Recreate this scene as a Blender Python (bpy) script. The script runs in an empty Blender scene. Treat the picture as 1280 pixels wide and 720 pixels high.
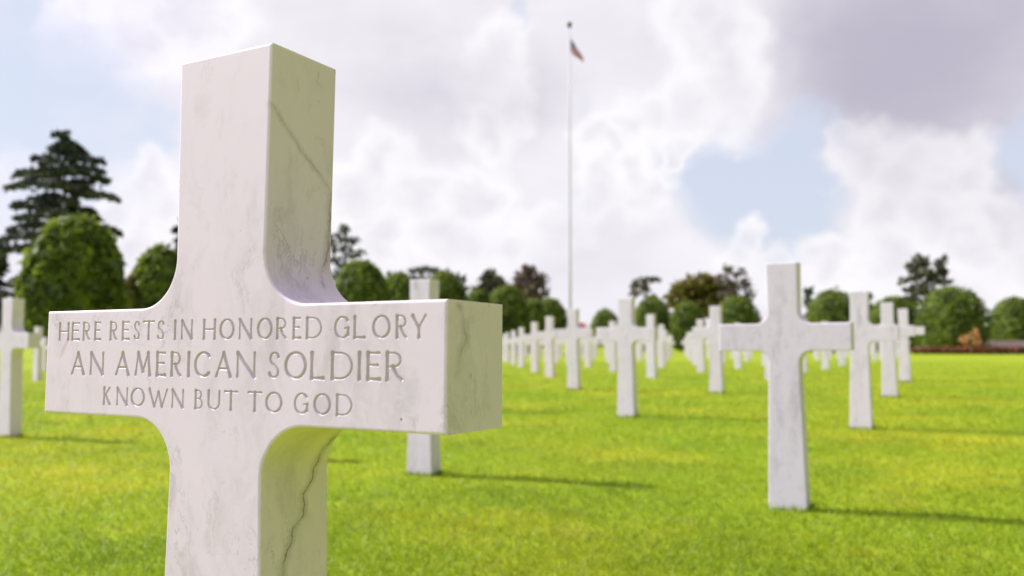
import bpy, bmesh, math, random
import numpy as np
from mathutils import Vector, Matrix
from mathutils.geometry import tessellate_polygon

random.seed(7)
RNG = np.random.default_rng(11)
sc = bpy.context.scene
col = sc.collection
R = math.radians

# ---------------------------------------------------------------- helpers
def link(o, parent=None):
    col.objects.link(o)
    if parent is not None:
        o.parent = parent
    return o

def tag(o, label=None, cat=None, group=None, kind=None):
    if label: o['label'] = label
    if cat: o['category'] = cat
    if group: o['group'] = group
    if kind: o['kind'] = kind
    return o

def empty(name, loc, rz=0.0):
    e = bpy.data.objects.new(name, None)
    e.empty_display_size = 0.2
    e.location = loc
    e.rotation_euler = (0, 0, rz)
    return link(e)

def np_mesh(name, V, F, mats, parent=None, smooth=False, midx=None):
    """V (n,3) array, F (m,k) array of equal sized faces -> one mesh object"""
    me = bpy.data.meshes.new(name)
    V = np.asarray(V, dtype=np.float32); F = np.asarray(F, dtype=np.int32)
    m, k = F.shape
    me.vertices.add(len(V)); me.vertices.foreach_set('co', V.ravel())
    me.loops.add(m*k); me.loops.foreach_set('vertex_index', F.ravel())
    me.polygons.add(m)
    me.polygons.foreach_set('loop_start', np.arange(0, m*k, k, dtype=np.int32))
    if midx is not None:
        me.polygons.foreach_set('material_index', np.asarray(midx, dtype=np.int32))
    me.polygons.foreach_set('use_smooth', np.full(m, smooth, dtype=bool))
    for mt in (mats if isinstance(mats, (list, tuple)) else [mats]):
        me.materials.append(mt)
    me.update(calc_edges=True); me.validate()
    return link(bpy.data.objects.new(name, me), parent)

def bm_obj(name, bm, mats, parent=None, smooth=False):
    me = bpy.data.meshes.new(name)
    bmesh.ops.recalc_face_normals(bm, faces=bm.faces)
    bm.to_mesh(me); bm.free()
    for p in me.polygons: p.use_smooth = smooth
    for mt in (mats if isinstance(mats, (list, tuple)) else [mats]):
        me.materials.append(mt)
    return link(bpy.data.objects.new(name, me), parent)

# ---------------------------------------------------------------- terrain
GTILT = 0.0056
def terrain(x, y):
    r = np.hypot(x, y)
    t = np.minimum(r, 170.0) - 13.0
    return -0.0195*0.5*(t + np.sqrt(t*t + 1.5)) + GTILT*30*np.tanh(np.asarray(x)/30.0)

# ---------------------------------------------------------------- camera
F_PX, PITCH, ROLL, HCAM = 1098.0, 0.0491, 0.0036, 0.7286
def frame():
    c, s = math.cos(PITCH), math.sin(PITCH)
    X = Vector((1, 0, 0)); U = Vector((0, -s, c)); fw = Vector((0, c, s))
    c, s = math.cos(ROLL), math.sin(ROLL)
    return X*c - U*s, X*s + U*c, fw
cam_d = bpy.data.cameras.new('camera')
cam = link(bpy.data.objects.new('camera', cam_d))
r_, u_, f_ = frame()
M = Matrix((r_, u_, -f_)).transposed().to_4x4()
M.translation = Vector((0, 0, HCAM))
cam.matrix_world = M
cam_d.sensor_width = 36.0
cam_d.lens = F_PX*36.0/1280.0
cam_d.clip_start = 0.05
cam_d.clip_end = 3000.0
cam_d.dof.use_dof = True
cam_d.dof.focus_distance = 0.93
cam_d.dof.aperture_fstop = 5.2
cam_d.dof.aperture_blades = 9
sc.camera = cam

def at(px, y):
    """world x of the thing seen at column px of the photograph, y metres away"""
    return (px - 640.0)/F_PX*y
def top_z(py, px, y):
    hor = 413.9 - ROLL*(px-640)
    return HCAM + (hor - py)/F_PX*y

# ---------------------------------------------------------------- materials
def mat(name):
    m = bpy.data.materials.new(name); m.use_nodes = True
    nt = m.node_tree
    for n in list(nt.nodes): nt.nodes.remove(n)
    out = nt.nodes.new('ShaderNodeOutputMaterial')
    return m, nt, out
class NT:
    def __init__(s, nt): s.nt = nt
    def n(s, t, **kw):
        nd = s.nt.nodes.new(t)
        for k, v in kw.items(): setattr(nd, k, v)
        return nd
    def l(s, a, b): s.nt.links.new(a, b)
    def _in(s, sock, v):
        if isinstance(v, bpy.types.NodeSocket): s.l(v, sock)
        elif v is not None: sock.default_value = v
    def math(s, op, a, b=None, c=None, clamp=False):
        nd = s.n('ShaderNodeMath', operation=op); nd.use_clamp = clamp
        s._in(nd.inputs[0], a)
        if b is not None: s._in(nd.inputs[1], b)
        if c is not None: s._in(nd.inputs[2], c)
        return nd.outputs[0]
    def vmath(s, op, a, b=None, scale=None):
        nd = s.n('ShaderNodeVectorMath', operation=op)
        s._in(nd.inputs[0], a)
        if b is not None: s._in(nd.inputs[1], b)
        if scale is not None: s._in(nd.inputs['Scale'], scale)
        return nd.outputs['Value'] if op in ('DOT_PRODUCT', 'DISTANCE', 'LENGTH') else nd.outputs['Vector']
    def noise(s, vec, scale, detail=4, rough=0.55, dist=0.0, color=False):
        nd = s.n('ShaderNodeTexNoise')
        if vec is not None: s.l(vec, nd.inputs['Vector'])
        nd.inputs['Scale'].default_value = scale; nd.inputs['Detail'].default_value = detail
        nd.inputs['Roughness'].default_value = rough; nd.inputs['Distortion'].default_value = dist
        return nd.outputs['Color' if color else 'Fac']
    def ramp(s, v, a, b, lo=0.0, hi=1.0, smooth=True):
        nd = s.n('ShaderNodeMapRange', interpolation_type='SMOOTHSTEP' if smooth else 'LINEAR')
        s._in(nd.inputs['Value'], v)
        nd.inputs['From Min'].default_value = a; nd.inputs['From Max'].default_value = b
        nd.inputs['To Min'].default_value = lo; nd.inputs['To Max'].default_value = hi
        return nd.outputs['Result']
    def mix(s, fac, a, b, blend='MIX'):
        nd = s.n('ShaderNodeMix', data_type='RGBA', blend_type=blend)
        s._in(nd.inputs[0], fac)
        for sock, v in ((nd.inputs[6], a), (nd.inputs[7], b)):
            if isinstance(v, tuple) and len(v) == 3: v = (*v, 1.0)
            s._in(sock, v)
        return nd.outputs[2]
    def curve(s, v, pts):
        nd = s.n('ShaderNodeFloatCurve')
        cv = nd.mapping.curves[0]
        nd.mapping.use_clip = False
        pts = sorted(pts)
        cv.points[0].location = pts[0]; cv.points[1].location = pts[-1]
        for p in pts[1:-1]: cv.points.new(*p)
        for p in cv.points: p.handle_type = 'VECTOR'
        nd.mapping.update()
        s.l(v, nd.inputs['Value'])
        return nd.outputs[0]

def marble(name, near=False, groove=False):
    m, nt, out = mat(name); g = NT(nt)
    tc = g.n('ShaderNodeTexCoord'); P = tc.outputs['Object']
    oi = g.n('ShaderNodeObjectInfo')
    off = g.vmath('SCALE', oi.outputs['Location'], scale=3.7)
    Q = g.vmath('ADD', P, off) if not near else P
    # soft grey clouding and fine veins (level sets of warped noise)
    warp = g.vmath('ADD', Q, g.vmath('SCALE', g.vmath('SUBTRACT', g.noise(Q, 9.0, 5, 0.6, color=True), (0.5, 0.5, 0.5)), scale=0.10))
    tilt = g.n('ShaderNodeMapping'); tilt.inputs['Rotation'].default_value = (0.5, 0.62, 0.3); tilt.inputs['Scale'].default_value = (1.0, 1.0, 0.33)
    g.l(warp, tilt.inputs['Vector'])
    vn = g.noise(tilt.outputs['Vector'], 9.0, 5, 0.55)
    vein = g.ramp(g.math('ABSOLUTE', g.math('SUBTRACT', vn, 0.5)), 0.0, 0.016, 1.0, 0.0)
    patch = g.ramp(g.noise(Q, 6.5, 2, 0.5), 0.54, 0.70)
    vein = g.math('MULTIPLY', vein, patch)
    cloud = g.ramp(g.noise(tilt.outputs['Vector'], 5.0, 6, 0.62), 0.42, 0.75)
    base = g.mix(g.math('MULTIPLY', cloud, 0.24 if near else 0.12), (0.835, 0.735, 0.82) if near else (0.86, 0.795, 0.85), (0.63, 0.575, 0.635))
    warmn = g.ramp(g.noise(Q, 3.1, 3, 0.5), 0.45, 0.75)
    base = g.mix(g.math('MULTIPLY', warmn, 0.08), base, (0.72, 0.62, 0.45))
    # smoky diagonal streaks, as sheets through the block
    st_ = g.n('ShaderNodeMapping'); st_.inputs['Rotation'].default_value = (0.75, 0.65, 0.35); st_.inputs['Scale'].default_value = (4.2, 4.2, 0.75)
    g.l(warp, st_.inputs['Vector'])
    smoke = g.ramp(g.noise(st_.outputs['Vector'], 5.2, 6, 0.62), 0.46, 0.72)
    smoke = g.math('MULTIPLY', smoke, g.ramp(g.noise(Q, 4.0, 3, 0.55), 0.34, 0.60))
    base = g.mix(g.math('MULTIPLY', smoke, 0.50), base, (0.43, 0.39, 0.40))
    fv = g.ramp(g.math('ABSOLUTE', g.math('SUBTRACT', g.noise(st_.outputs['Vector'], 7.5, 7, 0.60), 0.5)), 0.0, 0.020, 1.0, 0.0)
    fv = g.math('MULTIPLY', fv, g.ramp(g.noise(Q, 11.0, 3, 0.6), 0.45, 0.64))
    base = g.mix(g.math('MULTIPLY', fv, 0.42), base, (0.38, 0.35, 0.35))
    c = g.mix(g.math('MULTIPLY', vein, 0.24 if not near else 0.16), base, (0.38, 0.36, 0.35))
    # small pits and specks
    sp = g.noise(Q, 75.0, 2, 0.5)
    c = g.mix(g.math('MULTIPLY', g.ramp(sp, 0.735, 0.79), 0.45), c, (0.33, 0.31, 0.29))
    sm = g.noise(tilt.outputs['Vector'], 26.0, 4, 0.6)
    c = g.mix(g.math('MULTIPLY', g.math('MULTIPLY', g.ramp(sm, 0.60, 0.74), patch), 0.20), c, (0.46, 0.41, 0.44))
    if not near:
        c = g.mix(g.math('MULTIPLY', oi.outputs['Random'], 0.16), c, (0.60, 0.55, 0.50))
    if near:
        sx = g.n('ShaderNodeSeparateXYZ'); g.l(P, sx.inputs[0])
        X, Y, Z = sx.outputs
        wob = g.math('SUBTRACT', g.noise(P, 60.0, 4, 0.65), 0.5)
        wob2 = g.math('SUBTRACT', g.noise(P, 170.0, 3, 0.6), 0.5)
        nn = g.math('ADD', g.math('MULTIPLY', Y, -1.0), g.math('ADD', g.math('MULTIPLY', wob, 0.012), g.math('ADD', g.math('MULTIPLY', wob2, 0.007), g.math('MULTIPLY', g.math('SUBTRACT', g.noise(P, 22.0, 2, 0.5), 0.5), 0.016))))
        # local axis Y points away from the viewer: n = -Y runs from +T/2 (front) to -T/2 (back)
        def seam(pts, width, xlo, zlo, zhi, soft=0.0012):
            tgt = g.curve(Z, [(z, n_) for n_, z in pts])
            d = g.math('ABSOLUTE', g.math('SUBTRACT', nn, tgt))
            k = g.ramp(d, width*0.35, width, 1.0, 0.0)
            k = g.math('MULTIPLY', k, g.ramp(X, xlo, xlo+0.002))
            k = g.math('MULTIPLY', k, g.math('MULTIPLY', g.ramp(Z, zlo-0.006, zlo+0.004), g.ramp(Z, zhi-0.004, zhi+0.006, 1.0, 0.0)))
            return k, d
        vary = g.ramp(g.noise(P, 45.0, 3, 0.5), 0.36, 0.6, 0.30, 1.0)
        A = [(0.034, 0.42), (0.026, 0.47), (0.0158, 0.5056), (0.0111, 0.523), (0.003, 0.5433), (-0.010, 0.556), (-0.006, 0.5724), (-0.0199, 0.5855), (-0.034, 0.6139), (-0.046, 0.632), (-0.060, 0.650)]
        kA, dA = seam(A, 0.0021, 0.0555, 0.30, 0.655)
        kA2, _ = seam(A, 0.010, 0.0555, 0.30, 0.655)
        kB, _ = seam([(0.0438, 0.9394), (0.0243, 0.9244), (0.0018, 0.9069), (-0.0218, 0.8894), (-0.0441, 0.8699)], 0.0016, 0.0555, 0.868, 0.942)
        kC, _ = seam([(-0.0415, 0.8723), (-0.0425, 0.8314), (-0.0385, 0.8026), (-0.030, 0.7859), (-0.0279, 0.7762)], 0.0026, 0.0555, 0.775, 0.872)
        kD, _ = seam([(0.031, 0.754), (0.0222, 0.7395), (0.0168, 0.7228), (0.024, 0.7096), (0.027, 0.6984)], 0.0022, 0.24, 0.698, 0.75)
        kE, _ = seam([(0.0338, 0.8278), (0.0173, 0.8101), (0.0063, 0.7972)], 0.0016, 0.0555, 0.797, 0.828)
        kB2, _ = seam([(0.0438, 0.9394), (0.0243, 0.9244), (0.0018, 0.9069), (-0.0218, 0.8894), (-0.0441, 0.8699)], 0.0085, 0.0555, 0.868, 0.942)
        kC2, _ = seam([(-0.0415, 0.8723), (-0.0425, 0.8314), (-0.0385, 0.8026), (-0.030, 0.7859), (-0.0279, 0.7762)], 0.009, 0.0555, 0.775, 0.872)
        kD2, _ = seam([(0.031, 0.754), (0.0222, 0.7395), (0.0168, 0.7228), (0.024, 0.7096), (0.027, 0.6984)], 0.009, 0.24, 0.69, 0.75)
        c = g.mix(g.math('MULTIPLY', kA2, 0.38), c, (0.40, 0.38, 0.30))
        c = g.mix(g.math('MULTIPLY', g.math('MULTIPLY', kA, vary), 0.66), c, (0.15, 0.13, 0.10))
        for k, a in ((kB2, 0.20), (kC2, 0.24), (kD2, 0.22), (kB, 0.34), (kC, 0.46), (kD, 0.30), (kE, 0.26)):
            c = g.mix(g.math('MULTIPLY', g.math('MULTIPLY', k, vary), a), c, (0.17, 0.155, 0.14))
        # pale rusty streak low on the left arm
        d1 = g.vmath('DISTANCE', P, (-0.228, -0.047, 0.716))
        st = g.math('ABSOLUTE', g.math('SUBTRACT', g.math('SUBTRACT', Z, 0.716), g.math('MULTIPLY', g.math('ADD', X, 0.228), 1.5)))
        k = g.math('MULTIPLY', g.ramp(d1, 0.006, 0.022, 1.0, 0.0), g.ramp(g.math('ADD', st, g.math('MULTIPLY', wob, 0.01)), 0.001, 0.006, 1.0, 0.0))
        c = g.mix(g.math('MULTIPLY', k, 0.40), c, (0.50, 0.36, 0.27))
        # grey bloom near the right end of the arm
        for ctr, rad, a in (((0.222, -0.047, 0.680), 0.022, 0.34), ((0.208, -0.047, 0.657), 0.016, 0.26), ((-0.03, -0.047, 0.95), 0.02, 0.18), ((0.01, -0.047, 0.56), 0.010, 0.15)):
            d2 = g.math('ADD', g.vmath('DISTANCE', P, ctr), g.math('MULTIPLY', wob, 0.05))
            c = g.mix(g.math('MULTIPLY', g.ramp(d2, rad*0.1, rad, 1.0, 0.0), a), c, (0.42, 0.40, 0.42))
        d3 = g.vmath('DISTANCE', P, (0.2165, -0.0468, 0.6545))
        c = g.mix(g.ramp(d3, 0.0007, 0.0017, 0.85, 0.0), c, (0.12, 0.08, 0.08))
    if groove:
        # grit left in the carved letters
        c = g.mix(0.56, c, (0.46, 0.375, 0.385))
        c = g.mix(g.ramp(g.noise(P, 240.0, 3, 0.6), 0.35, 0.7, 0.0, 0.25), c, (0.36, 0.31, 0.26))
    b = g.n('ShaderNodeBsdfPrincipled')
    g.l(c, b.inputs['Base Color'])
    rr = g.ramp(g.noise(Q, 30.0, 3, 0.6), 0.3, 0.7, 0.42, 0.58)
    g.l(rr, b.inputs['Roughness'])
    b.inputs['Specular IOR Level'].default_value = 0.35
    if near and not groove:
        b.inputs['Subsurface Weight'].default_value = 0.12
        b.inputs['Subsurface Radius'].default_value = (1.0, 0.8, 0.6)
        b.inputs['Subsurface Scale'].default_value = 0.004
    bp = g.n('ShaderNodeBump'); bp.inputs['Strength'].default_value = 0.07; bp.inputs['Distance'].default_value = 0.0005
    g.l(g.noise(Q, 420.0, 3, 0.6), bp.inputs['Height']); g.l(bp.outputs[0], b.inputs['Normal'])
    g.l(b.outputs[0], out.inputs[0])
    return m

def foliage(name, dark, light, transl=0.35, scale=1.2, through=None):
    m, nt, out = mat(name); g = NT(nt)
    ge = g.n('ShaderNodeNewGeometry'); tc = g.n('ShaderNodeTexCoord')
    at_ = g.n('ShaderNodeAttribute', attribute_name='rnd')
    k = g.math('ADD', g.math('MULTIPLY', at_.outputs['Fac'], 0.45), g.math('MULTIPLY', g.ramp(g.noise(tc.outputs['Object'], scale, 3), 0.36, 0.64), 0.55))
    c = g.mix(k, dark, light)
    b = g.n('ShaderNodeBsdfPrincipled'); g.l(c, b.inputs['Base Color'])
    b.inputs['Roughness'].default_value = 0.55; b.inputs['Specular IOR Level'].default_value = 0.25
    t = g.n('ShaderNodeBsdfTranslucent'); g.l(g.mix(0.5, c, through or light), t.inputs['Color'])
    ms = g.n('ShaderNodeMixShader'); ms.inputs[0].default_value = transl
    g.l(b.outputs[0], ms.inputs[1]); g.l(t.outputs[0], ms.inputs[2]); g.l(ms.outputs[0], out.inputs[0])
    return m

def plain(name, c1, c2, scale=6.0, rough=0.7, metal=0.0):
    m, nt, out = mat(name); g = NT(nt)
    tc = g.n('ShaderNodeTexCoord')
    c = g.mix(g.ramp(g.noise(tc.outputs['Object'], scale, 5, 0.6), 0.3, 0.7), c1, c2)
    b = g.n('ShaderNodeBsdfPrincipled'); g.l(c, b.inputs['Base Color'])
    b.inputs['Roughness'].default_value = rough; b.inputs['Metallic'].default_value = metal
    g.l(b.outputs[0], out.inputs[0])
    return m

GRASS_Y = (0.51, 0.50, 0.024)
GRASS_G = (0.27, 0.400, 0.015)
GRASS_D = (0.125, 0.200, 0.010)
def grass_color(g, P):
    """patchy lawn colour in world space: yellow-green mottling, faint mower bands"""
    big = g.ramp(g.noise(P, 0.55, 4, 0.6), 0.38, 0.72)
    mid = g.ramp(g.noise(P, 3.2, 5, 0.65), 0.36, 0.66)
    sml = g.ramp(g.noise(P, 17.0, 4, 0.6), 0.38, 0.64)
    c = g.mix(big, GRASS_G, GRASS_Y)
    c = g.mix(g.math('MULTIPLY', mid, 0.55), c, GRASS_G)
    c = g.mix(g.math('MULTIPLY', sml, 0.22), c, GRASS_Y)
    dk = g.ramp(g.noise(g.vmath('ADD', P, (4.0, 9.0, 1.0)), 1.6, 6, 0.68), 0.48, 0.68)
    c = g.mix(g.math('MULTIPLY', dk, 0.50), c, (0.17, 0.265, 0.010))
    dry = g.ramp(g.noise(g.vmath('ADD', P, (13.0, 5.0, 2.0)), 2.0, 5, 0.65), 0.58, 0.74)
    c = g.mix(g.math('MULTIPLY', dry, 0.38), c, (0.36, 0.30, 0.05))
    mp = g.n('ShaderNodeMapping'); mp.inputs['Rotation'].default_value = (0, 0, R(29.0)); g.l(P, mp.inputs['Vector'])
    wv = g.n('ShaderNodeTexWave', wave_type='BANDS', bands_direction='Y'); g.l(mp.outputs[0], wv.inputs['Vector'])
    wv.inputs['Scale'].default_value = 0.20; wv.inputs['Distortion'].default_value = 1.2; wv.inputs['Detail'].default_value = 2
    c = g.mix(g.math('MULTIPLY', g.ramp(wv.outputs['Fac'], 0.4, 0.6), 0.22), c, GRASS_G)
    return c

def lawn_material():
    m, nt, out = mat('lawn_turf'); g = NT(nt)
    ge = g.n('ShaderNodeNewGeometry'); P = ge.outputs['Position']
    c = grass_color(g, P)
    fine = g.noise(P, 60.0, 4, 0.65)
    c = g.mix(g.math('MULTIPLY', g.ramp(fine, 0.42, 0.62), 0.40), c, GRASS_D)
    b = g.n('ShaderNodeBsdfPrincipled'); g.l(c, b.inputs['Base Color'])
    b.inputs['Roughness'].default_value = 0.85; b.inputs['Specular IOR Level'].default_value = 0.1
    bp = g.n('ShaderNodeBump'); bp.inputs['Strength'].default_value = 0.6; bp.inputs['Distance'].default_value = 0.02
    g.l(g.math('ADD', fine, g.noise(P, 11.0, 4, 0.6)), bp.inputs['Height']); g.l(bp.outputs[0], b.inputs['Normal'])
    g.l(b.outputs[0], out.inputs[0])
    return m

def blade_material():
    m, nt, out = mat('grass_blade'); g = NT(nt)
    ge = g.n('ShaderNodeNewGeometry'); P = ge.outputs['Position']
    a = g.n('ShaderNodeAttribute', attribute_name='rnd')
    c = grass_color(g, P)
    c = g.mix(g.ramp(a.outputs['Fac'], 0.0, 0.45, 0.28, 0.0), c, GRASS_D)
    c = g.mix(g.ramp(a.outputs['Fac'], 0.80, 1.0, 0.0, 0.25), c, (0.42, 0.42, 0.08))
    b = g.n('ShaderNodeBsdfPrincipled'); g.l(c, b.inputs['Base Color'])
    b.inputs['Roughness'].default_value = 0.5; b.inputs['Specular IOR Level'].default_value = 0.3
    t = g.n('ShaderNodeBsdfTranslucent'); g.l(c, t.inputs['Color'])
    ms = g.n('ShaderNodeMixShader'); ms.inputs[0].default_value = 0.45
    g.l(b.outputs[0], ms.inputs[1]); g.l(t.outputs[0], ms.inputs[2]); g.l(ms.outputs[0], out.inputs[0])
    return m

# ---------------------------------------------------------------- world, sun
SUN_AZ_DIR = Vector((-math.cos(R(21.0)), math.sin(R(21.0)), 0))      # horizontally towards the sun
SUN_EL = R(41.0)
sun_dir = Vector((SUN_AZ_DIR.x*math.cos(SUN_EL), SUN_AZ_DIR.y*math.cos(SUN_EL), math.sin(SUN_EL)))
sd = bpy.data.lights.new('sun', 'SUN'); sd.energy = 5.0; sd.angle = R(0.53); sd.color = (1.0, 0.95, 0.915)
so = link(bpy.data.objects.new('sun', sd))
so.rotation_euler = sun_dir.to_track_quat('Z', 'Y').to_euler(); so.location = (-20, 10, 30)

def build_world():
    w = bpy.data.worlds.new('World'); sc.world = w; w.use_nodes = True
    nt = w.node_tree
    for n in list(nt.nodes): nt.nodes.remove(n)
    g = NT(nt)
    out = g.n('ShaderNodeOutputWorld')
    sky = g.n('ShaderNodeTexSky', sky_type='NISHITA'); sky.sun_disc = False
    sky.sun_elevation = SUN_EL
    sky.sun_rotation = math.atan2(sun_dir.x, sun_dir.y)
    sky.air_density = 1.0; sky.dust_density = 1.6; sky.ozone_density = 1.0
    bs = g.n('ShaderNodeBackground'); g.l(sky.outputs[0], bs.inputs['Color']); bs.inputs['Strength'].default_value = 0.12
    tc = g.n('ShaderNodeTexCoord'); D = g.vmath('NORMALIZE', tc.outputs['Generated'])
    def direction(px, py):
        v = r_*((px-640)/F_PX) + u_*((360-py)/F_PX) + f_
        return tuple(v.normalized())
    def warp(scale, det, amt, off=(0, 0, 0)):
        nz_ = g.noise(g.vmath('ADD', D, off), scale, det, 0.58, color=True)
        return g.vmath('SCALE', g.vmath('SUBTRACT', nz_, (0.5, 0.5, 0.5)), scale=amt)
    DW = g.vmath('ADD', D, warp(6.0, 4, 0.15))                      # loose, soft masses
    DC = g.vmath('ADD', g.vmath('ADD', D, warp(9.0, 3, 0.115, (3, 1, 2))), warp(26.0, 4, 0.036, (1, 7, 4)))   # cauliflower edges
    sq = g.n('ShaderNodeMapping'); sq.inputs['Scale'].default_value = (1, 1, 1.8)
    g.l(D, sq.inputs['Vector']); S = sq.outputs[0]
    def blobs(lst, vec):
        acc = None
        for px, py, rad, amp in lst:
            k = g.ramp(g.vmath('DISTANCE', vec, direction(px, py)), 0.0, rad/F_PX, amp, 0.0)
            acc = k if acc is None else g.math('ADD', acc, k)
        return acc
    def union(lst, vec):
        acc = None
        for px, py, rad in lst:
            k = g.math('SUBTRACT', 1.0, g.math('DIVIDE', g.vmath('DISTANCE', vec, direction(px, py)), rad/F_PX))
            acc = k if acc is None else g.math('SMOOTH_MAX', acc, k, 0.30)
        return acc
    # pale-blue openings in the high cloud
    gaps = blobs([(30, 110, 210, 1.0), (950, 235, 135, 0.95), (1015, 205, 80, 0.5), (870, 250, 80, 0.5), (735, 138, 50, 0.6), (655, 20, 36, 0.9),
                  (1290, 185, 70, 0.8), (200, 160, 60, 0.4), (700, 255, 60, 0.3), (1010, 300, 70, 0.4), (600, 335, 90, 0.35)], DW)
    n1 = g.noise(S, 5.0, 6, 0.54)
    dens = g.math('SUBTRACT', g.math('ADD', g.ramp(n1, 0.25, 0.75, 0.0, 0.8, smooth=False), 0.55), gaps)
    cover = g.ramp(dens, 0.05, 0.85)
    dark = blobs([(1230, 40, 340, 0.66), (1080, 110, 200, 0.45), (560, 130, 170, 0.25), (660, 90, 120, 0.15), (830, 40, 120, 0.12), (480, 320, 140, 0.10), (420, 40, 200, 0.12), (1290, 260, 100, 0.2), (760, 330, 120, 0.15)], DW)
    tex = g.math('MULTIPLY', g.math('SUBTRACT', g.noise(S, 8.0, 7, 0.55), 0.5), 0.55)
    shade = g.ramp(g.math('ADD', g.math('SUBTRACT', 0.72, dark), tex), -0.25, 1.0)
    cc = g.mix(shade, (0.455, 0.43, 0.52), (0.84, 0.82, 0.86))
    # separate cumulus heads: bright crests, duller hearts and bases
    heads = [(1075, 205, 48), (1120, 220, 62), (1180, 222, 62), (1225, 215, 45), (1095, 265, 52), (1160, 265, 60), (1060, 178, 26),
             (800, 150, 45), (850, 140, 62), (905, 120, 62), (900, 70, 60), (875, 30, 60), (770, 170, 34),
             (745, 185, 32), (770, 215, 44), (805, 235, 46), (838, 190, 24), (740, 235, 40), (700, 290, 50),
             (925, 288, 26), (915, 315, 36), (960, 330, 40), (1030, 325, 50), (1110, 322, 60), (1200, 300, 55), (1262, 280, 46), (1290, 330, 80),
             (185, 235, 45), (205, 280, 55), (140, 270, 40), (25, 225, 40), (-10, 260, 60), (160, 320, 50), (110, 30, 50), (170, 45, 60), (240, 30, 70),
             (470, 205, 45), (455, 240, 60), (520, 250, 70), (590, 240, 55), (560, 290, 60), (640, 300, 40), (650, 120, 45), (610, 150, 50), (620, 65, 60), (470, 300, 60)]
    C = union(heads, DC)
    head = g.ramp(C, -0.14, 0.42)
    body = g.ramp(C, 0.15, 1.0)
    ctex = g.math('MULTIPLY', g.math('SUBTRACT', g.noise(g.vmath('ADD', S, (5, 2, 1)), 16.0, 7, 0.6), 0.5), 0.8)
    hd = g.math('ADD', g.math('MULTIPLY', body, 0.55), ctex)
    hc = g.mix(g.ramp(hd, -0.1, 0.75), (0.90, 0.885, 0.905), (0.73, 0.705, 0.76))
    hc = g.mix(g.math('MULTIPLY', dark, 0.45), hc, (0.50, 0.47, 0.55))
    fade = g.ramp(g.noise(S, 4.0, 3, 0.5), 0.32, 0.56, 0.30, 0.95)
    cc = g.mix(g.math('MULTIPLY', head, fade), cc, hc)
    cover = g.math('MAXIMUM', cover, g.math('MULTIPLY', head, fade))
    # made-up gain on the unseen sky: brighter left lights fronts, dimmer right shades sides
    side = g.vmath('DOT_PRODUCT', D, (-0.86, -0.30, 0.41))
    gain = g.ramp(side, -0.75, 0.95, 0.16, 1.12)
    front = g.ramp(g.vmath('DOT_PRODUCT', D, (0.0, 1.0, 0.12)), 0.62, 0.86)
    gain = g.math('ADD', g.math('MULTIPLY', gain, g.math('SUBTRACT', 1.0, front)), front)
    tint = g.mix(g.ramp(side, 0.0, 0.8), (1.0, 1.0, 1.0), (0.95, 0.90, 1.34))  # lavender added towards the left to cool the light on the stone fronts
    cc = g.mix(1.0, g.mix(1.0, cc, tint, 'MULTIPLY'), gain, 'MULTIPLY')
    bc = g.n('ShaderNodeBackground'); g.l(cc, bc.inputs['Color']); bc.inputs['Strength'].default_value = 1.0
    # thin high veil in the openings
    bv = g.n('ShaderNodeBackground'); g.l(g.mix(1.0, (0.63, 0.675, 0.80), gain, 'MULTIPLY'), bv.inputs['Color']); bv.inputs['Strength'].default_value = 1.0
    mv = g.n('ShaderNodeMixShader'); mv.inputs[0].default_value = 0.80; g.l(bs.outputs[0], mv.inputs[1]); g.l(bv.outputs[0], mv.inputs[2])
    ms = g.n('ShaderNodeMixShader'); g.l(cover, ms.inputs[0]); g.l(mv.outputs[0], ms.inputs[1]); g.l(bc.outputs[0], ms.inputs[2])
    g.l(ms.outputs[0], out.inputs['Surface'])
build_world()

# ---------------------------------------------------------------- lawn
def build_lawn():
    rad = [0.0] + list(np.geomspace(0.4, 1400.0, 90))
    na = 144
    V = [(0, 0, float(terrain(0.0, 0.0)))]; F3 = []
    for r in rad[1:]:
        for a in range(na):
            x, y = r*math.sin(2*math.pi*a/na), r*math.cos(2*math.pi*a/na)
            V.append((x, y, float(terrain(x, y))))
    Q = []
    for i in range(1, len(rad)-1):
        for a in range(na):
            b = (a+1) % na
            p = 1+(i-1)*na; q = 1+i*na
            Q.append((p+a, q+a, q+b)); Q.append((p+a, q+b, p+b))
    for a in range(na): Q.append((0, 1+a, 1+(a+1) % na))
    Q = np.array(Q)[:, ::-1]
    o = np_mesh('lawn', V, Q, lawn_material(), smooth=True)
    tag(o, 'close mown bright green cemetery lawn', None, None, 'structure')
build_lawn()

def set_rnd(me, vals, per):
    a = me.attributes.new('rnd', 'FLOAT', 'POINT')
    a.data.foreach_set('value', np.repeat(vals, per).astype(np.float32))

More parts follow.
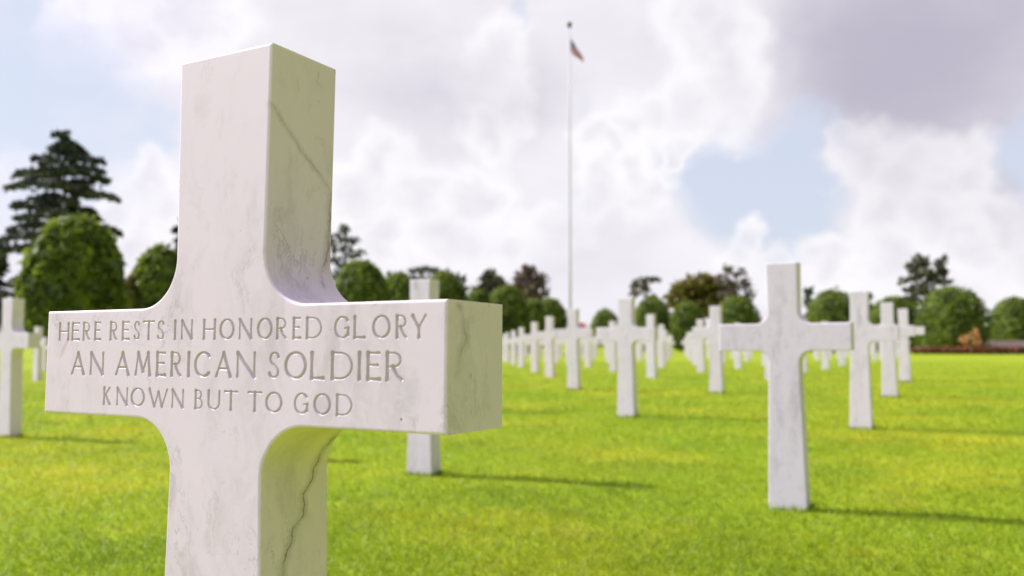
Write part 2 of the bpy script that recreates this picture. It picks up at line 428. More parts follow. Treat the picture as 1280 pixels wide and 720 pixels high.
FEET = [(1.123, 3.600), (2.527, 6.403), (3.978, 9.299), (5.368, 12.049), (-0.456, 4.551), (0.966, 7.421), (2.346, 10.125), (-3.628, 6.377), (0.765, 10.922)]
def build_grass():
    n = 420000
    d = 1.5*np.exp(RNG.random(n)**1.15*math.log(30.0/1.5))
    a = (RNG.random(n)-0.5)*2*R(47)
    x, y = d*np.sin(a), d*np.cos(a)
    # tufts
    x = x + RNG.normal(0, 0.01, n); y = y + RNG.normal(0, 0.01, n)
    z = terrain(x, y)
    sz = np.clip(d/5.0, 1.0, 2.0)
    h = (0.012+0.018*RNG.random(n))*np.clip(sz, 1, 1.25); w = 0.0026*sz*(0.6+0.8*RNG.random(n))
    ph = RNG.random(n)*2*math.pi
    bx, by = np.cos(ph)*w, np.sin(ph)*w
    ln = RNG.random(n)*2*math.pi; la = h*(0.4+1.5*RNG.random(n))
    # the mower leaves longer blades against the feet of the stones
    fx, fy = [], []
    for cx, cy in FEET:
        m = 260
        e = RNG.random(m)*4; uu = np.where(e < 2, (RNG.random(m)*2-1)*0.078, np.where(e < 3, 0.078, -0.078)); vv = np.where(e < 1, -0.0475, np.where(e < 2, 0.0475, (RNG.random(m)*2-1)*0.0475))
        uu = uu*(1+0.10*RNG.random(m)); vv = vv*(1+0.12*RNG.random(m))
        fx.append(cx+uu*math.cos(0.503)+vv*math.sin(0.503)); fy.append(cy-uu*math.sin(0.503)+vv*math.cos(0.503))
    fx = np.concatenate(fx); fy = np.concatenate(fy); m = len(fx)
    x = np.concatenate([x, fx]); y = np.concatenate([y, fy]); z = np.concatenate([z, terrain(fx, fy)])
    ph2 = RNG.random(m)*6.28; w2 = 0.003*np.clip(np.hypot(fx, fy)/5, 1, 2)
    bx = np.concatenate([bx, np.cos(ph2)*w2]); by = np.concatenate([by, np.sin(ph2)*w2])
    h = np.concatenate([h, 0.012+0.026*RNG.random(m)]); ln = np.concatenate([ln, RNG.random(m)*6.28]); la = np.concatenate([la, 0.025*RNG.random(m)])
    n = n+m
    V = np.empty((n, 3, 3), np.float32)
    V[:, 0] = np.stack([x-bx, y-by, z-0.004], 1); V[:, 1] = np.stack([x+bx, y+by, z-0.004], 1)
    V[:, 2] = np.stack([x+np.cos(ln)*la, y+np.sin(ln)*la, z+h], 1)
    o = np_mesh('grass', V.reshape(-1, 3), np.arange(n*3).reshape(n, 3), blade_material())
    set_rnd(o.data, RNG.random(n), 3)
    tag(o, 'short mown grass blades covering the lawn', 'grass', None, 'stuff')
build_grass()

# ---------------------------------------------------------------- marble crosses
H, WT, WA, WB, T, L_, ZA, ZB = 1.0, 0.0619, 0.0588, 0.0757, 0.0925, 0.2608, 0.6433, 0.7530
YAW = 0.503
FIL = 0.050
def outline(nf, z_low=-0.12):
    """front outline, anticlockwise seen from the front (u to the right, z up)"""
    wl = WB + (WB-WA)/ZA*(-z_low)
    right = [(wl, z_low), (WA, ZA), (L_, ZA), (L_, ZB), (WA, ZB), (WT, H)]
    out = []
    for i, p in enumerate(right):
        if i in (1, 4):
            a, b, c = Vector(right[i-1]), Vector(p), Vector(right[i+1])
            da, dc = (a-b).normalized(), (c-b).normalized()
            ang = da.angle(dc); t = FIL/math.tan(ang/2)
            bis = (da+dc).normalized(); ctr = b+bis*(FIL/math.sin(ang/2))
            p0, p1 = b+da*t, b+dc*t
            a0 = math.atan2(p0.y-ctr.y, p0.x-ctr.x); a1 = math.atan2(p1.y-ctr.y, p1.x-ctr.x)
            dl = (a1-a0+math.pi) % (2*math.pi)-math.pi
            for k in range(nf+1):
                q = a0+dl*k/nf
                out.append((ctr.x+FIL*math.cos(q), ctr.y+FIL*math.sin(q)))
        else:
            out.append(p)
    return out + [(-u, z) for u, z in reversed(out)]

def inset(poly, d):
    n = len(poly); res = []
    for i in range(n):
        a, b, c = Vector(poly[i-1]), Vector(poly[i]), Vector(poly[(i+1) % n])
        e1, e2 = (b-a).normalized(), (c-b).normalized()
        n1, n2 = Vector((-e1.y, e1.x)), Vector((-e2.y, e2.x))
        m = n1+n2
        m = m/ max(1e-6, m.dot(n1)) if m.length > 1e-6 else n1
        res.append((b.x+m.x*d, b.y+m.y*d))
    return res

def cross_bm(nf, bev, nb, hole=None):
    """local axes: x along the arms, y away from the viewer, z up"""
    bm = bmesh.new()
    po = outline(nf)
    rings = []
    hT = T/2
    for k in range(nb+1):                      # front bevel, from the face outwards
        q = math.pi/2*k/nb
        rings.append((bev*(1-math.sin(q)), -hT+bev*(1-math.cos(q))))
    for k in range(nb, -1, -1):
        q = math.pi/2*k/nb
        rings.append((bev*(1-math.sin(q)), hT-bev*(1-math.cos(q))))
    vr = []
    for off, y in rings:
        pp = inset(po, off) if off > 1e-7 else po
        vr.append([bm.verts.new((u, y, z)) for u, z in pp])
    n = len(po)
    for a, b in zip(vr[:-1], vr[1:]):
        for i in range(n):
            j = (i+1) % n
            bm.faces.new((a[i], a[j], b[j], b[i]))
    def cap(vs, y, holep=None):
        polys = [[Vector((v.co.x, v.co.z, 0)) for v in vs]]
        allv = list(vs)
        if holep:
            hv = [bm.verts.new((u, y, z)) for u, z in holep]
            polys.append([Vector((v.co.x, v.co.z, 0)) for v in hv]); allv += hv
        for t in tessellate_polygon(polys):
            try: bm.faces.new([allv[i] for i in t])
            except ValueError: pass
    cap(vr[0], -hT, hole); cap(vr[-1], hT)
    return bm

# skeletons of carved Roman capitals: list of (points, start width, end width); unit box
def arc(cx, cy, rx, ry, a0, a1, n=18, p=1.0):
    return [(cx+rx*math.cos(R(a0+(a1-a0)*k/n)), cy+ry*math.sin(R(a0+(a1-a0)*k/n))) for k in range(n+1)]
th, tn = 1.0, 0.72
SCURVE = [(0.93, 0.84), (0.84, 0.94), (0.66, 0.995), (0.45, 1.0), (0.24, 0.95), (0.11, 0.84), (0.10, 0.72), (0.20, 0.61), (0.42, 0.53), (0.66, 0.45), (0.86, 0.35), (0.93, 0.22), (0.84, 0.09), (0.64, 0.01), (0.40, 0.0), (0.18, 0.05), (0.03, 0.17)]
GL = {
 'A': [([(0, 0), (0.5, 1)], tn, tn), ([(0.5, 1), (1, 0)], th, th), ([(0.17, 0.33), (0.83, 0.33)], tn, tn)],
 'N': [([(0, 0), (0, 1)], tn, tn), ([(0, 1), (1, 0)], th, th), ([(1, 0), (1, 1)], tn, tn)],
 'H': [([(0, 0), (0, 1)], th, th), ([(1, 0), (1, 1)], th, th), ([(0, 0.5), (1, 0.5)], tn, tn)],
 'E': [([(0, 0), (0, 1)], th, th), ([(0, 1), (0.95, 1)], tn, tn), ([(0, 0.54), (0.82, 0.54)], tn, tn), ([(0, 0), (1, 0)], tn, th)],
 'R': [([(0, 0), (0, 1)], th, th), ([(0, 1), (0.40, 1)]+arc(0.40, 0.74, 0.50, 0.26, 88, -90)+[(0, 0.48)], tn, tn), ([(0.38, 0.48), (0.72, 0.14), (1, 0)], th, tn)],
 'S': [(SCURVE, tn, tn)],
 'T': [([(0.5, 0), (0.5, 1)], th, th), ([(0, 1), (1, 1)], tn, tn)],
 'I': [([(0.5, 0), (0.5, 1)], th, th)],
 'O': [(arc(0.5, 0.5, 0.5, 0.51, 0, 360, 40), th*0.9, th*0.9)],
 'D': [([(0, 0), (0, 1)], th, th), ([(0, 1), (0.38, 1)]+arc(0.38, 0.5, 0.62, 0.5, 88, -88, 26)+[(0.38, 0), (0, 0)], tn, tn)],
 'G': [(arc(0.52, 0.5, 0.52, 0.51, 42, 322, 34)+[(0.96, 0.14)], th*0.85, th*0.85), ([(0.96, 0.14), (0.96, 0.46)], th, th), ([(0.72, 0.46), (1.0, 0.46)], tn*0.7, tn*0.7)],
 'C': [(arc(0.54, 0.5, 0.54, 0.51, 46, 314, 34), th*0.9, th*0.9)],
 'L': [([(0, 0), (0, 1)], th, th), ([(0, 0), (1, 0)], tn, th)],
 'Y': [([(0, 1), (0.5, 0.45)], th, th), ([(1, 1), (0.5, 0.45)], tn, tn), ([(0.5, 0.45), (0.5, 0)], th, th)],
 'M': [([(0, 0), (0.16, 1)], tn, tn), ([(0.16, 1), (0.52, 0.16)], th, th), ([(0.52, 0.16), (0.86, 1)], tn, tn), ([(0.86, 1), (1, 0)], th, th)],
 'K': [([(0, 0), (0, 1)], th, th), ([(0, 0.44), (0.92, 1)], tn, tn), ([(0.28, 0.56), (1, 0)], th, th)],
 'W': [([(0, 1), (0.30, 0)], th, th), ([(0.30, 0), (0.52, 0.84)], tn, tn), ([(0.52, 0.84), (0.73, 0)], th, th), ([(0.73, 0), (1, 1)], tn, tn)],
 'B': [([(0, 0), (0, 1)], th, th), ([(0, 1), (0.42, 1)]+arc(0.42, 0.77, 0.42, 0.23, 88, -90)+[(0, 0.54)], tn, tn), ([(0.42, 0.54)]+arc(0.46, 0.27, 0.54, 0.27, 88, -90)+[(0, 0)], tn, tn)],
 'U': [([(0, 1), (0, 0.36)]+arc(0.5, 0.36, 0.5, 0.37, 180, 360, 20)+[(1, 1)], th*0.95, tn)],
}
LINES = [
 ("HERE RESTS IN HONORED GLORY",
  [('H', -0.24, -0.2224), ('E', -0.2182, -0.2044), ('R', -0.1995, -0.1867), ('E', -0.1805, -0.1695), ('R', -0.1557, -0.1431), ('E', -0.1368, -0.1245), ('S', -0.119, -0.1086), ('T', -0.1051, -0.0872), ('S', -0.084, -0.0723), ('I', -0.0594, -0.0558), ('N', -0.0493, -0.0326), ('H', -0.0187, -0.0014), ('O', 0.0034, 0.0233), ('N', 0.0287, 0.0461), ('O', 0.052, 0.0714), ('R', 0.0758, 0.0892), ('E', 0.0955, 0.1057), ('D', 0.1113, 0.1303), ('G', 0.1434, 0.1612), ('L', 0.165, 0.1781), ('O', 0.1851, 0.2048), ('R', 0.2098, 0.2222), ('Y', 0.2256, 0.2413)],
  (0.7206, 0.7408), (0.7207, 0.7414), 0.0032),
 ("AN AMERICAN SOLDIER",
  [('A', -0.2168, -0.194), ('N', -0.1859, -0.163), ('A', -0.1453, -0.1228), ('M', -0.1153, -0.0907), ('E', -0.0836, -0.0688), ('R', -0.0625, -0.0466), ('I', -0.0391, -0.0349), ('C', -0.0295, -0.0059), ('A', -0.001, 0.0211), ('N', 0.0268, 0.0517), ('S', 0.0666, 0.0819), ('O', 0.0866, 0.1134), ('L', 0.1173, 0.1338), ('D', 0.1407, 0.1658), ('I', 0.1697, 0.1745), ('E', 0.1796, 0.1953), ('R', 0.1999, 0.2186)],
  (0.6842, 0.7096), (0.6851, 0.7108), 0.0039),
 ("KNOWN BUT TO GOD",
  [('K', -0.1624, -0.1506), ('N', -0.1417, -0.1238), ('O', -0.1198, -0.0984), ('W', -0.0932, -0.0648), ('N', -0.0597, -0.0422), ('B', -0.0274, -0.0158), ('U', -0.0099, 0.0072), ('T', 0.0114, 0.0306), ('T', 0.0421, 0.0606), ('O', 0.0645, 0.0854), ('G', 0.0988, 0.1165), ('O', 0.1216, 0.1418), ('D', 0.1471, 0.1657)],
  (0.6540, 0.6735), (0.6543, 0.6740), 0.0031),
]
MARBLE_NEAR = marble('polished_marble', near=True)
GROOVE = marble('carved_letter_marble', near=True, groove=True)
MARBLE = marble('weathered_marble')

def build_near_cross():
    root = empty('marble_cross', (-0.2637, 0.8588, -0.0005))
    tag(root, 'large white marble cross in the foreground carved with three lines of lettering', 'grave marker', 'marble grave crosses')
    # the stone leans back a little
    root.rotation_euler = (-0.0252, -0.0058, -0.5053)
    u0, u1, z0, z1 = -0.248, 0.249, 0.6490, 0.7475
    res = 0.00046
    nu, nz = int(round((u1-u0)/res)), int(round((z1-z0)/res))
    us = np.linspace(u0, u1, nu+1); zs = np.linspace(z0, z1, nz+1)
    depth = np.zeros((nz+1, nu+1))
    owner = np.full((nz+1, nu+1), -1)
    SL = 1.0
    for li, (_, letters, (zb0, zt0), (zb1, zt1), sw) in enumerate(LINES):
        ua, ub = letters[0][1], letters[-1][2]
        for ch, l, r in letters:
            t = ((l+r)/2-ua)/(ub-ua)
            zb, zt = zb0+(zb1-zb0)*t, zt0+(zt1-zt0)*t
            hw0 = sw/2
            if ch == 'I': l, r = (l+r)/2-0.0005-hw0, (l+r)/2+0.0005+hw0
            x0, x1 = l+hw0*0.9, r-hw0*0.9
            y0, y1 = zb+hw0*0.9, zt-hw0*0.9
            i0 = max(0, int((l-0.004-u0)/res)); i1 = min(nu, int((r+0.004-u0)/res)+1)
            j0 = max(0, int((zb-0.004-z0)/res)); j1 = min(nz, int((zt+0.004-z0)/res)+1)
            UU, ZZ = np.meshgrid(us[i0:i1+1], zs[j0:j1+1])
            best = np.zeros_like(UU)
            for pts, wa, wb in GL[ch]:
                P = [(x0+px*(x1-x0), y0+py*(y1-y0)) for px, py in pts]
                seg = [math.dist(P[i], P[i+1]) for i in range(len(P)-1)]; tot = sum(seg); run = 0.0
                closed = ch == 'O'
                for i in range(len(P)-1):
                    ax, ay = P[i]; bx, by = P[i+1]; dx, dy = bx-ax, by-ay
                    q = np.clip(((UU-ax)*dx+(ZZ-ay)*dy)/(dx*dx+dy*dy+1e-12), 0, 1)
                    dist = np.hypot(UU-ax-q*dx, ZZ-ay-q*dy)
                    s = (run+q*seg[i])/tot
                    w = wa+(wb-wa)*s
                    if not closed: w = w*(0.90+0.28*np.abs(2*s-1)**2.5)        # flared stroke ends
                    # diagonal stress of the round letters
                    if len(pts) > 8:
                        nx = abs(dy)/(math.hypot(dx, dy)+1e-9); w = w*(0.78+0.30*nx)
                    best = np.maximum(best, hw0*w-dist)
                    run += seg[i]
            sub = depth[j0:j1+1, i0:i1+1]
            np.maximum(sub, np.minimum(best*SL, 0.0019), out=sub)
            owner[j0:j1+1, i0:i1+1] = li
    hT = T/2
    UU, ZZ = np.meshgrid(us, zs)
    # hand-cut edges and slightly uneven dressing
    V = np.stack([UU, -hT+depth, ZZ], -1).reshape(-1, 3)
    idx = np.arange((nz+1)*(nu+1)).reshape(nz+1, nu+1)
    F = np.stack([idx[:-1, :-1], idx[:-1, 1:], idx[1:, 1:], idx[1:, :-1]], -1).reshape(-1, 4)
    dq = np.maximum(np.maximum(depth[:-1, :-1], depth[:-1, 1:]), np.maximum(depth[1:, 1:], depth[1:, :-1])).reshape(-1)
    ow = np.maximum(np.maximum(owner[:-1, :-1], owner[:-1, 1:]), np.maximum(owner[1:, 1:], owner[1:, :-1])).reshape(-1)
    cut = dq > 0.00012
    def sub(fs):
        used, inv = np.unique(fs, return_inverse=True)
        return V[used], inv.reshape(fs.shape)
    bm = cross_bm(56, 0.0026, 5, [(u0, z0), (u0, z1), (u1, z1), (u1, z0)])
    body = bm_obj('cross_body', bm, MARBLE_NEAR, root)
    # the dressed face between the letters is part of the same stone: join it into the body mesh
    Vf, Ff = sub(F[~cut])
    tmp = np_mesh('face', Vf, Ff, MARBLE_NEAR, smooth=True)
    bm = bmesh.new(); bm.from_mesh(body.data); bm.from_mesh(tmp.data)
    bm.to_mesh(body.data); bm.free()
    me = tmp.data; bpy.data.objects.remove(tmp); bpy.data.meshes.remove(me)
    lab = {0: 'top line of carved capitals reading HERE RESTS IN HONORED GLORY', 1: 'middle line of larger carved capitals reading AN AMERICAN SOLDIER', 2: 'bottom line of carved capitals reading KNOWN BUT TO GOD'}
    for li in range(3):
        Vl, Fl = sub(F[cut & (ow == li)])
        o = np_mesh('inscription', Vl, Fl, GROOVE, root, smooth=True)
        o['label'] = lab[li]
    return root
build_near_cross()

proto = bm_obj('marble_cross', cross_bm(10, 0.004, 2), MARBLE)
tag(proto, 'tall white marble cross right of centre, nearest one behind the foreground cross', 'grave marker', 'marble grave crosses')

X0, Y0 = -0.2681, 0.8739
def lattice(k, j):
    dep = 3.125*j; u = -1.815*k-0.037*dep
    return X0+u*math.cos(YAW)+dep*math.sin(YAW), Y0-u*math.sin(YAW)+dep*math.cos(YAW)
SEEN = {   # stones whose bases can be read off the photograph
 (0, 1): (1.123, 3.600, 'tall white marble cross right of centre, nearest one behind the foreground cross'),
 (0, 2): (2.527, 6.403, 'white marble cross just right of the tall right-hand cross, partly behind its arm'),
 (0, 3): (3.978, 9.299, 'third white marble cross in the right edge file, overlapping the rearmost one there'),
 (0, 4): (5.368, 12.049, 'rearmost small marble cross of the right edge file, its arm against the dark round tree'),
 (1, 1): (-0.456, 4.551, 'white marble cross standing behind the right arm end of the foreground cross'),
 (1, 2): (0.966, 7.421, 'white marble cross in the middle, right of the flagpole, long stem down to open grass'),
 (1, 3): (2.346, 10.125, 'white marble cross just left of the tall right-hand cross, its stem in clear grass'),
 (3, 1): (-3.628, 6.377, 'white marble cross cut off by the left edge of the photo'),
 (2, 3): (0.765, 10.922, 'white marble cross standing below the flagpole, in line with the pole'),
 (2, 4): (2.183, 13.810, 'small white cross directly right of the middle cross, touching its arm tip'),
 (3, 4): (0.617, 14.443, 'small white cross next left of the one in line with the flagpole'),
 (4, 5): (0.457, 17.660, 'small distant cross second left of the one in line with the flagpole'),
}
EXTRA = {
 (2, 1): 'white marble cross hidden behind the foreground stem, its shadow showing at the right',
 (5, 6): 'tiny distant cross third left of the one in line with the flagpole',
 (1, 6): 'left one of two tiny crosses under the right arm of the tall right-hand cross',
 (1, 7): 'right one of two tiny crosses under the right arm of the tall right-hand cross',
 (2, 6): 'tiny distant cross seen under the left arm of the tall right-hand cross',
 (2, 5): 'small distant cross just left of the cross beside the tall right-hand one',
 (1, 4): 'small distant cross peeping out left of the tall right-hand stem',
}
MASS = 'small distant white marble cross among the crowded far files, alike with its neighbours'
MASSG = 'distant crosses in the crowded far files'
first = True
rnd = random.Random(5)
def put_cross(k, j):
    global first
    if (k, j) in SEEN:
        x, y, lab = SEEN[(k, j)]; grp = 'marble grave crosses'
    else:
        x, y = lattice(k, j); x += rnd.gauss(0, 0.015); y += rnd.gauss(0, 0.015)
        if (k, j) == (2, 1): x += 0.09
        lab = EXTRA.get((k, j)); grp = 'marble grave crosses' if lab else MASSG
        lab = lab or MASS
    if first: o = proto; first = False
    else:
        o = proto.copy(); col.objects.link(o)
    o.location = (x, y, float(terrain(x, y))-0.004*rnd.random())
    o.rotation_euler = (rnd.gauss(0, 0.004), rnd.gauss(0, 0.005), -YAW+rnd.gauss(0, 0.008))
    o.scale = (1, 1, 1)
    o['label'] = lab; o['category'] = 'grave marker'; o['group'] = grp
    return o
near_right = None
for key in [(0, 1)]+[s for s in SEEN if s != (0, 1)]:
    put_cross(*key)
for k in range(1, 15):
    for j in range(1, 18):
        if (k, j) in SEEN: continue
        x, y = lattice(k, j)
        px = 640+F_PX*x/y
        if px < -160: continue
        put_cross(k, j)

# ---------------------------------------------------------------- trees
BARK = plain('bark', (0.055, 0.042, 0.032), (0.11, 0.085, 0.065), 9.0, 0.9)
LEAF = {
 'round': foliage('clipped_tree_leaf', (0.026, 0.052, 0.013), (0.205, 0.285, 0.030), 0.30, 1.1, (0.50, 0.62, 0.05)),
 'cedar': foliage('cedar_needle', (0.052, 0.068, 0.058), (0.125, 0.145, 0.105), 0.15, 0.5),
 'brown': foliage('brown_tree_leaf', (0.105, 0.088, 0.066), (0.21, 0.175, 0.125), 0.2, 0.6),
 'red': foliage('copper_tree_leaf', (0.135, 0.105, 0.085), (0.25, 0.195, 0.155), 0.25, 0.6),
 'olive': foliage('olive_tree_leaf', (0.110, 0.120, 0.026), (0.27, 0.24, 0.050), 0.3, 0.6),
 'pine': foliage('pine_needle', (0.062, 0.072, 0.042), (0.145, 0.145, 0.080), 0.15, 0.6),
 'shrub': foliage('orange_shrub_leaf', (0.36, 0.36, 0.08), (0.85, 0.40, 0.18), 0.3, 1.5),
 'redflower': foliage('red_flower_petal', (0.42, 0.06, 0.05), (0.62, 0.12, 0.10), 0.3, 3.0),
}

def leaves(points, size, rng, normals=None, flat=0.0):
    """one pointed leaf-cluster quad per point"""
    n = len(points)
    a = rng.normal(size=(n, 3)); a /= np.linalg.norm(a, axis=1)[:, None]
    if normals is not None:
        nn = normals + 0.55*rng.normal(size=(n, 3)); nn /= np.linalg.norm(nn, axis=1)[:, None]
    else:
        nn = rng.normal(size=(n, 3)); nn[:, 2] += flat*2; nn /= np.linalg.norm(nn, axis=1)[:, None]
    t = np.cross(nn, a); t /= np.linalg.norm(t, axis=1)[:, None]+1e-9
    b = np.cross(nn, t)
    s = (size*(0.6+0.8*rng.random(n)))[:, None]
    V = np.empty((n, 4, 3), np.float32)
    V[:, 0] = points+t*s; V[:, 1] = points+b*s*0.55+nn*s*0.1; V[:, 2] = points-t*s; V[:, 3] = points-b*s*0.55+nn*s*0.1
    return V.reshape(-1, 3), np.arange(n*4).reshape(n, 4)

def crown_obj(parent, pts, size, material, rng, normals=None, flat=0.0, core=None):
    V, F = leaves(pts, size, rng, normals, flat)
    rv = rng.random(len(pts))
    per = np.repeat(rv, 4)
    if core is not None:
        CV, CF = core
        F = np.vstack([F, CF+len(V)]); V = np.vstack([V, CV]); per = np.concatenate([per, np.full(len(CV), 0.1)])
    o = np_mesh('crown', V, F, material, parent)
    a = o.data.attributes.new('rnd', 'FLOAT', 'POINT'); a.data.foreach_set('value', per.astype(np.float32))
    return o

def tube_bm(bm, pts, r0, r1, n=8):
    prev = None
    m = len(pts)
    for i, p in enumerate(pts):
        p = Vector(p)
        d = (Vector(pts[min(i+1, m-1)])-Vector(pts[max(i-1, 0)])).normalized()
        x = d.orthogonal().normalized(); y = d.cross(x)
        r = r0+(r1-r0)*i/(m-1)
        ring = [bm.verts.new(p+(x*math.cos(2*math.pi*k/n)+y*math.sin(2*math.pi*k/n))*r) for k in range(n)]
        if prev:
            best = min(range(n), key=lambda s: sum((prev[k].co-ring[(k+s) % n].co).length for k in range(n)))
            ring = ring[best:]+ring[:best]
            for k in range(n): bm.faces.new((prev[k], prev[(k+1) % n], ring[(k+1) % n], ring[k]))
        else: bm.faces.new(ring[::-1])
        prev = ring
    bm.faces.new(prev)

def sphere_grid(fn, nu=20, nv=12):
    V = []; F = []
    for i in range(nv+1):
        for j in range(nu):
            th_ = math.pi*i/nv; ph = 2*math.pi*j/nu
            V.append(fn(math.sin(th_)*math.cos(ph), math.sin(th_)*math.sin(ph), math.cos(th_)))
    for i in range(nv):
        for j in range(nu):
            F.append((i*nu+j, (i+1)*nu+j, (i+1)*nu+(j+1) % nu, i*nu+(j+1) % nu))
    return np.array(V, np.float32), np.array(F)

def tree_root(name, x, y, label, group=None, cat='tree'):
    z = float(terrain(x, y))
    r = empty(name, (x, y, z))
    tag(r, label, cat, group)
    return r, z

GROUP_CLIP = 'clipped round trees lining the crosses'
def round_tree(px, py_top, hw, y, label, seed, n=6500, base_frac=0.10, kind='round', group=GROUP_CLIP, name='clipped_tree', cat='tree'):
    rng = np.random.default_rng(seed)
    x = at(px, y); root, z = tree_root(name, x, y, label, group, cat)
    h = top_z(py_top, px, y)-z; rx = hw/F_PX*y
    zc0 = h*base_frac; ch = h-zc0
    lob = rng.normal(size=(9, 3)); lob /= np.linalg.norm(lob, axis=1)[:, None]; la = 0.10*rng.random(9)-0.03
    def surf(d, f=1.0):
        bump = 1.0+(la*np.clip((d@lob.T), 0, 1)**3).sum(-1)
        zz = d[..., 2]
        # dome: widest at 40 % of the crown height, flattened underneath
        e = np.where(zz > 0, 0.58, 0.42)
        rxy = np.sqrt(np.clip(1-zz**2, 1e-6, 1))
        wide = np.where(zz > 0, 1.0, np.sqrt(np.clip(1-np.abs(zz)**4.5, 0, 1))/rxy)
        wide = np.minimum(wide, 1/np.maximum(rxy, 0.15))
        a_ = np.arctan2(d[..., 1], d[..., 0])
        bump = bump*(1+0.035*np.sin(a_*5+zz*7+seed)+0.03*np.sin(a_*9-zz*11+2*seed)+0.02*np.sin(a_*17+zz*19))
        return np.stack([d[..., 0]*rx*bump*f*wide, d[..., 1]*rx*bump*f*wide, zc0+ch*0.42+zz*ch*e*(0.96+0.04*bump)*f], -1)
    d = rng.normal(size=(n, 3)); d /= np.linalg.norm(d, axis=1)[:, None]
    f = 1.0-0.24*rng.random(n)**1.6
    f += np.where(rng.random(n) < 0.16, 0.10*rng.random(n)**2, 0)
    pts = surf(d)*1.0
    ctr = np.array([0, 0, zc0+ch*0.42]); pts = ctr+(pts-ctr)*f[:, None]
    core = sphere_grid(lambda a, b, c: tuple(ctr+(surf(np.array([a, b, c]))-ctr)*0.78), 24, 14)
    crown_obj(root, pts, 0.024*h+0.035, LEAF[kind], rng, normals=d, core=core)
    bm = bmesh.new(); tube_bm(bm, [(0, 0, -0.15), (0.02, 0, h*0.2), (0, 0.03, h*0.45)], 0.05*h**0.7, 0.03*h**0.7)
    bm_obj('trunk', bm, BARK, root, smooth=True)
    return root

def clump_tree(name, px, y, label, clumps, kind, seed, size, density, trunk, limbs=True, flat=0.4, group=None, trunk_r=0.25):
    """clumps: (dx px, py, half width px, half height px) as seen, placed at real depth offsets"""
    rng = np.random.default_rng(seed)
    x = at(px, y); root, z = tree_root(name, x, y, label, group)
    P = []; bm = bmesh.new()
    tops = [top_z(py, px, y)-z for _, py, _, _ in clumps]
    htop = max(tops)
    tp = trunk
    tube_bm(bm, [(0, 0, -0.2), (tp*0.3, 0.05, htop*0.45), (tp, 0.0, htop*0.97)], trunk_r, trunk_r*0.22, 9)
    for (dx, py, hwx, hhx), cz in zip(clumps, tops):
        cx = dx/F_PX*y; rx = hwx/F_PX*y; rz = hhx/F_PX*y
        cy = rng.uniform(-0.6, 0.6)*max(abs(cx)*0.7, rx*0.6)
        ry = max(rx*0.75, rz)
        n = max(30, int(density*rx*max(rz, 0.35)*60))
        d = rng.normal(size=(n, 3)); d /= np.linalg.norm(d, axis=1)[:, None]
        rr = rng.random(n)**0.45
        q = d*rr[:, None]
        q = q*(1+0.25*np.sin(d[:, :1]*7+seed)*np.cos(d[:, 1:2]*6))
        P.append(np.stack([cx+q[:, 0]*rx, cy+q[:, 1]*ry, cz+q[:, 2]*rz], 1))
        if limbs:
            zz = max(htop*0.12, cz-rz*0.4-0.25*abs(cx)); k = zz/(htop*0.97)
            tube_bm(bm, [(tp*k, 0, min(zz, htop*0.93)), (cx*0.55+tp*k*0.45, cy*0.5, (zz+cz)/2+0.05), (cx*1.02, cy, cz)], trunk_r*0.33, trunk_r*0.09, 6)
    crown_obj(root, np.vstack(P), size, LEAF[kind], rng, flat=flat)
    bm_obj('trunk', bm, BARK, root, smooth=True)
    return root

def cedar(px, py_top, y, label, seed, half_px, tiers, base_py=430, size=0.30, dens=1.0, name='cedar_tree', profile=None, kind='cedar'):
    """tall conifer: level tiers of separate drooping boughs with sky between them"""
    rng = np.random.default_rng(seed)
    x = at(px, y); root, z = tree_root(name, x, y, label)
    h = top_z(py_top, px, y)-z; rmax = half_px/F_PX*y
    bm = bmesh.new()
    tube_bm(bm, [(0, 0, -0.3), (0.1, 0, h*0.3), (-0.1, 0.1, h*0.65), (0.05, 0, h*0.985)], h*0.022, 0.04, 10)
    P = []
    profile = profile or (lambda t: min(1.0, 0.18+3.0*(1-t)**0.9))
    for i in range(tiers*6):
        t = 0.18+0.80*(i+rng.random())/(tiers*6)
        for b in range(1):
            a = i*2.399+rng.normal(0, 0.3)
            ln = rmax*profile(t)*rng.uniform(0.45, 1.10)
            zz = h*t
            rise = rng.uniform(0.12, 0.34) if t > 0.6 else rng.uniform(0.0, 0.22)
            drop = rng.uniform(0.0, 0.20)
            ca, sa = math.cos(a), math.sin(a)
            def pos(s): return np.array([ca*ln*s, sa*ln*s, zz+ln*(rise*s*1.6-(rise+drop)*s*s*1.25)])
            tube_bm(bm, [pos(0.0), pos(0.35), pos(0.7), pos(0.98)], h*0.0065*(1.3-t), 0.02, 5)
            n = int(dens*62*ln)
            s = 0.16+0.86*rng.random(n)**0.8
            wdt = ln*0.16*np.sin(np.clip(s, 0, 1)*math.pi*0.86)+0.10
            lat = rng.normal(0, 1, n)*wdt*0.6
            base = np.array([pos(q) for q in s])
            base[:, 0] += -sa*lat; base[:, 1] += ca*lat
            base[:, 2] += rng.normal(0, 0.10, n)*h*0.05-np.abs(lat)*0.3
            P.append(base)
    lead = np.stack([rng.normal(0, 0.12, 60), rng.normal(0, 0.12, 60), h*(0.93+0.075*rng.random(60))], 1); P.append(lead)
    crown_obj(root, np.vstack(P), size, LEAF[kind], rng, flat=0.5)
    bm_obj('trunk', bm, BARK, root, smooth=True)
    return root

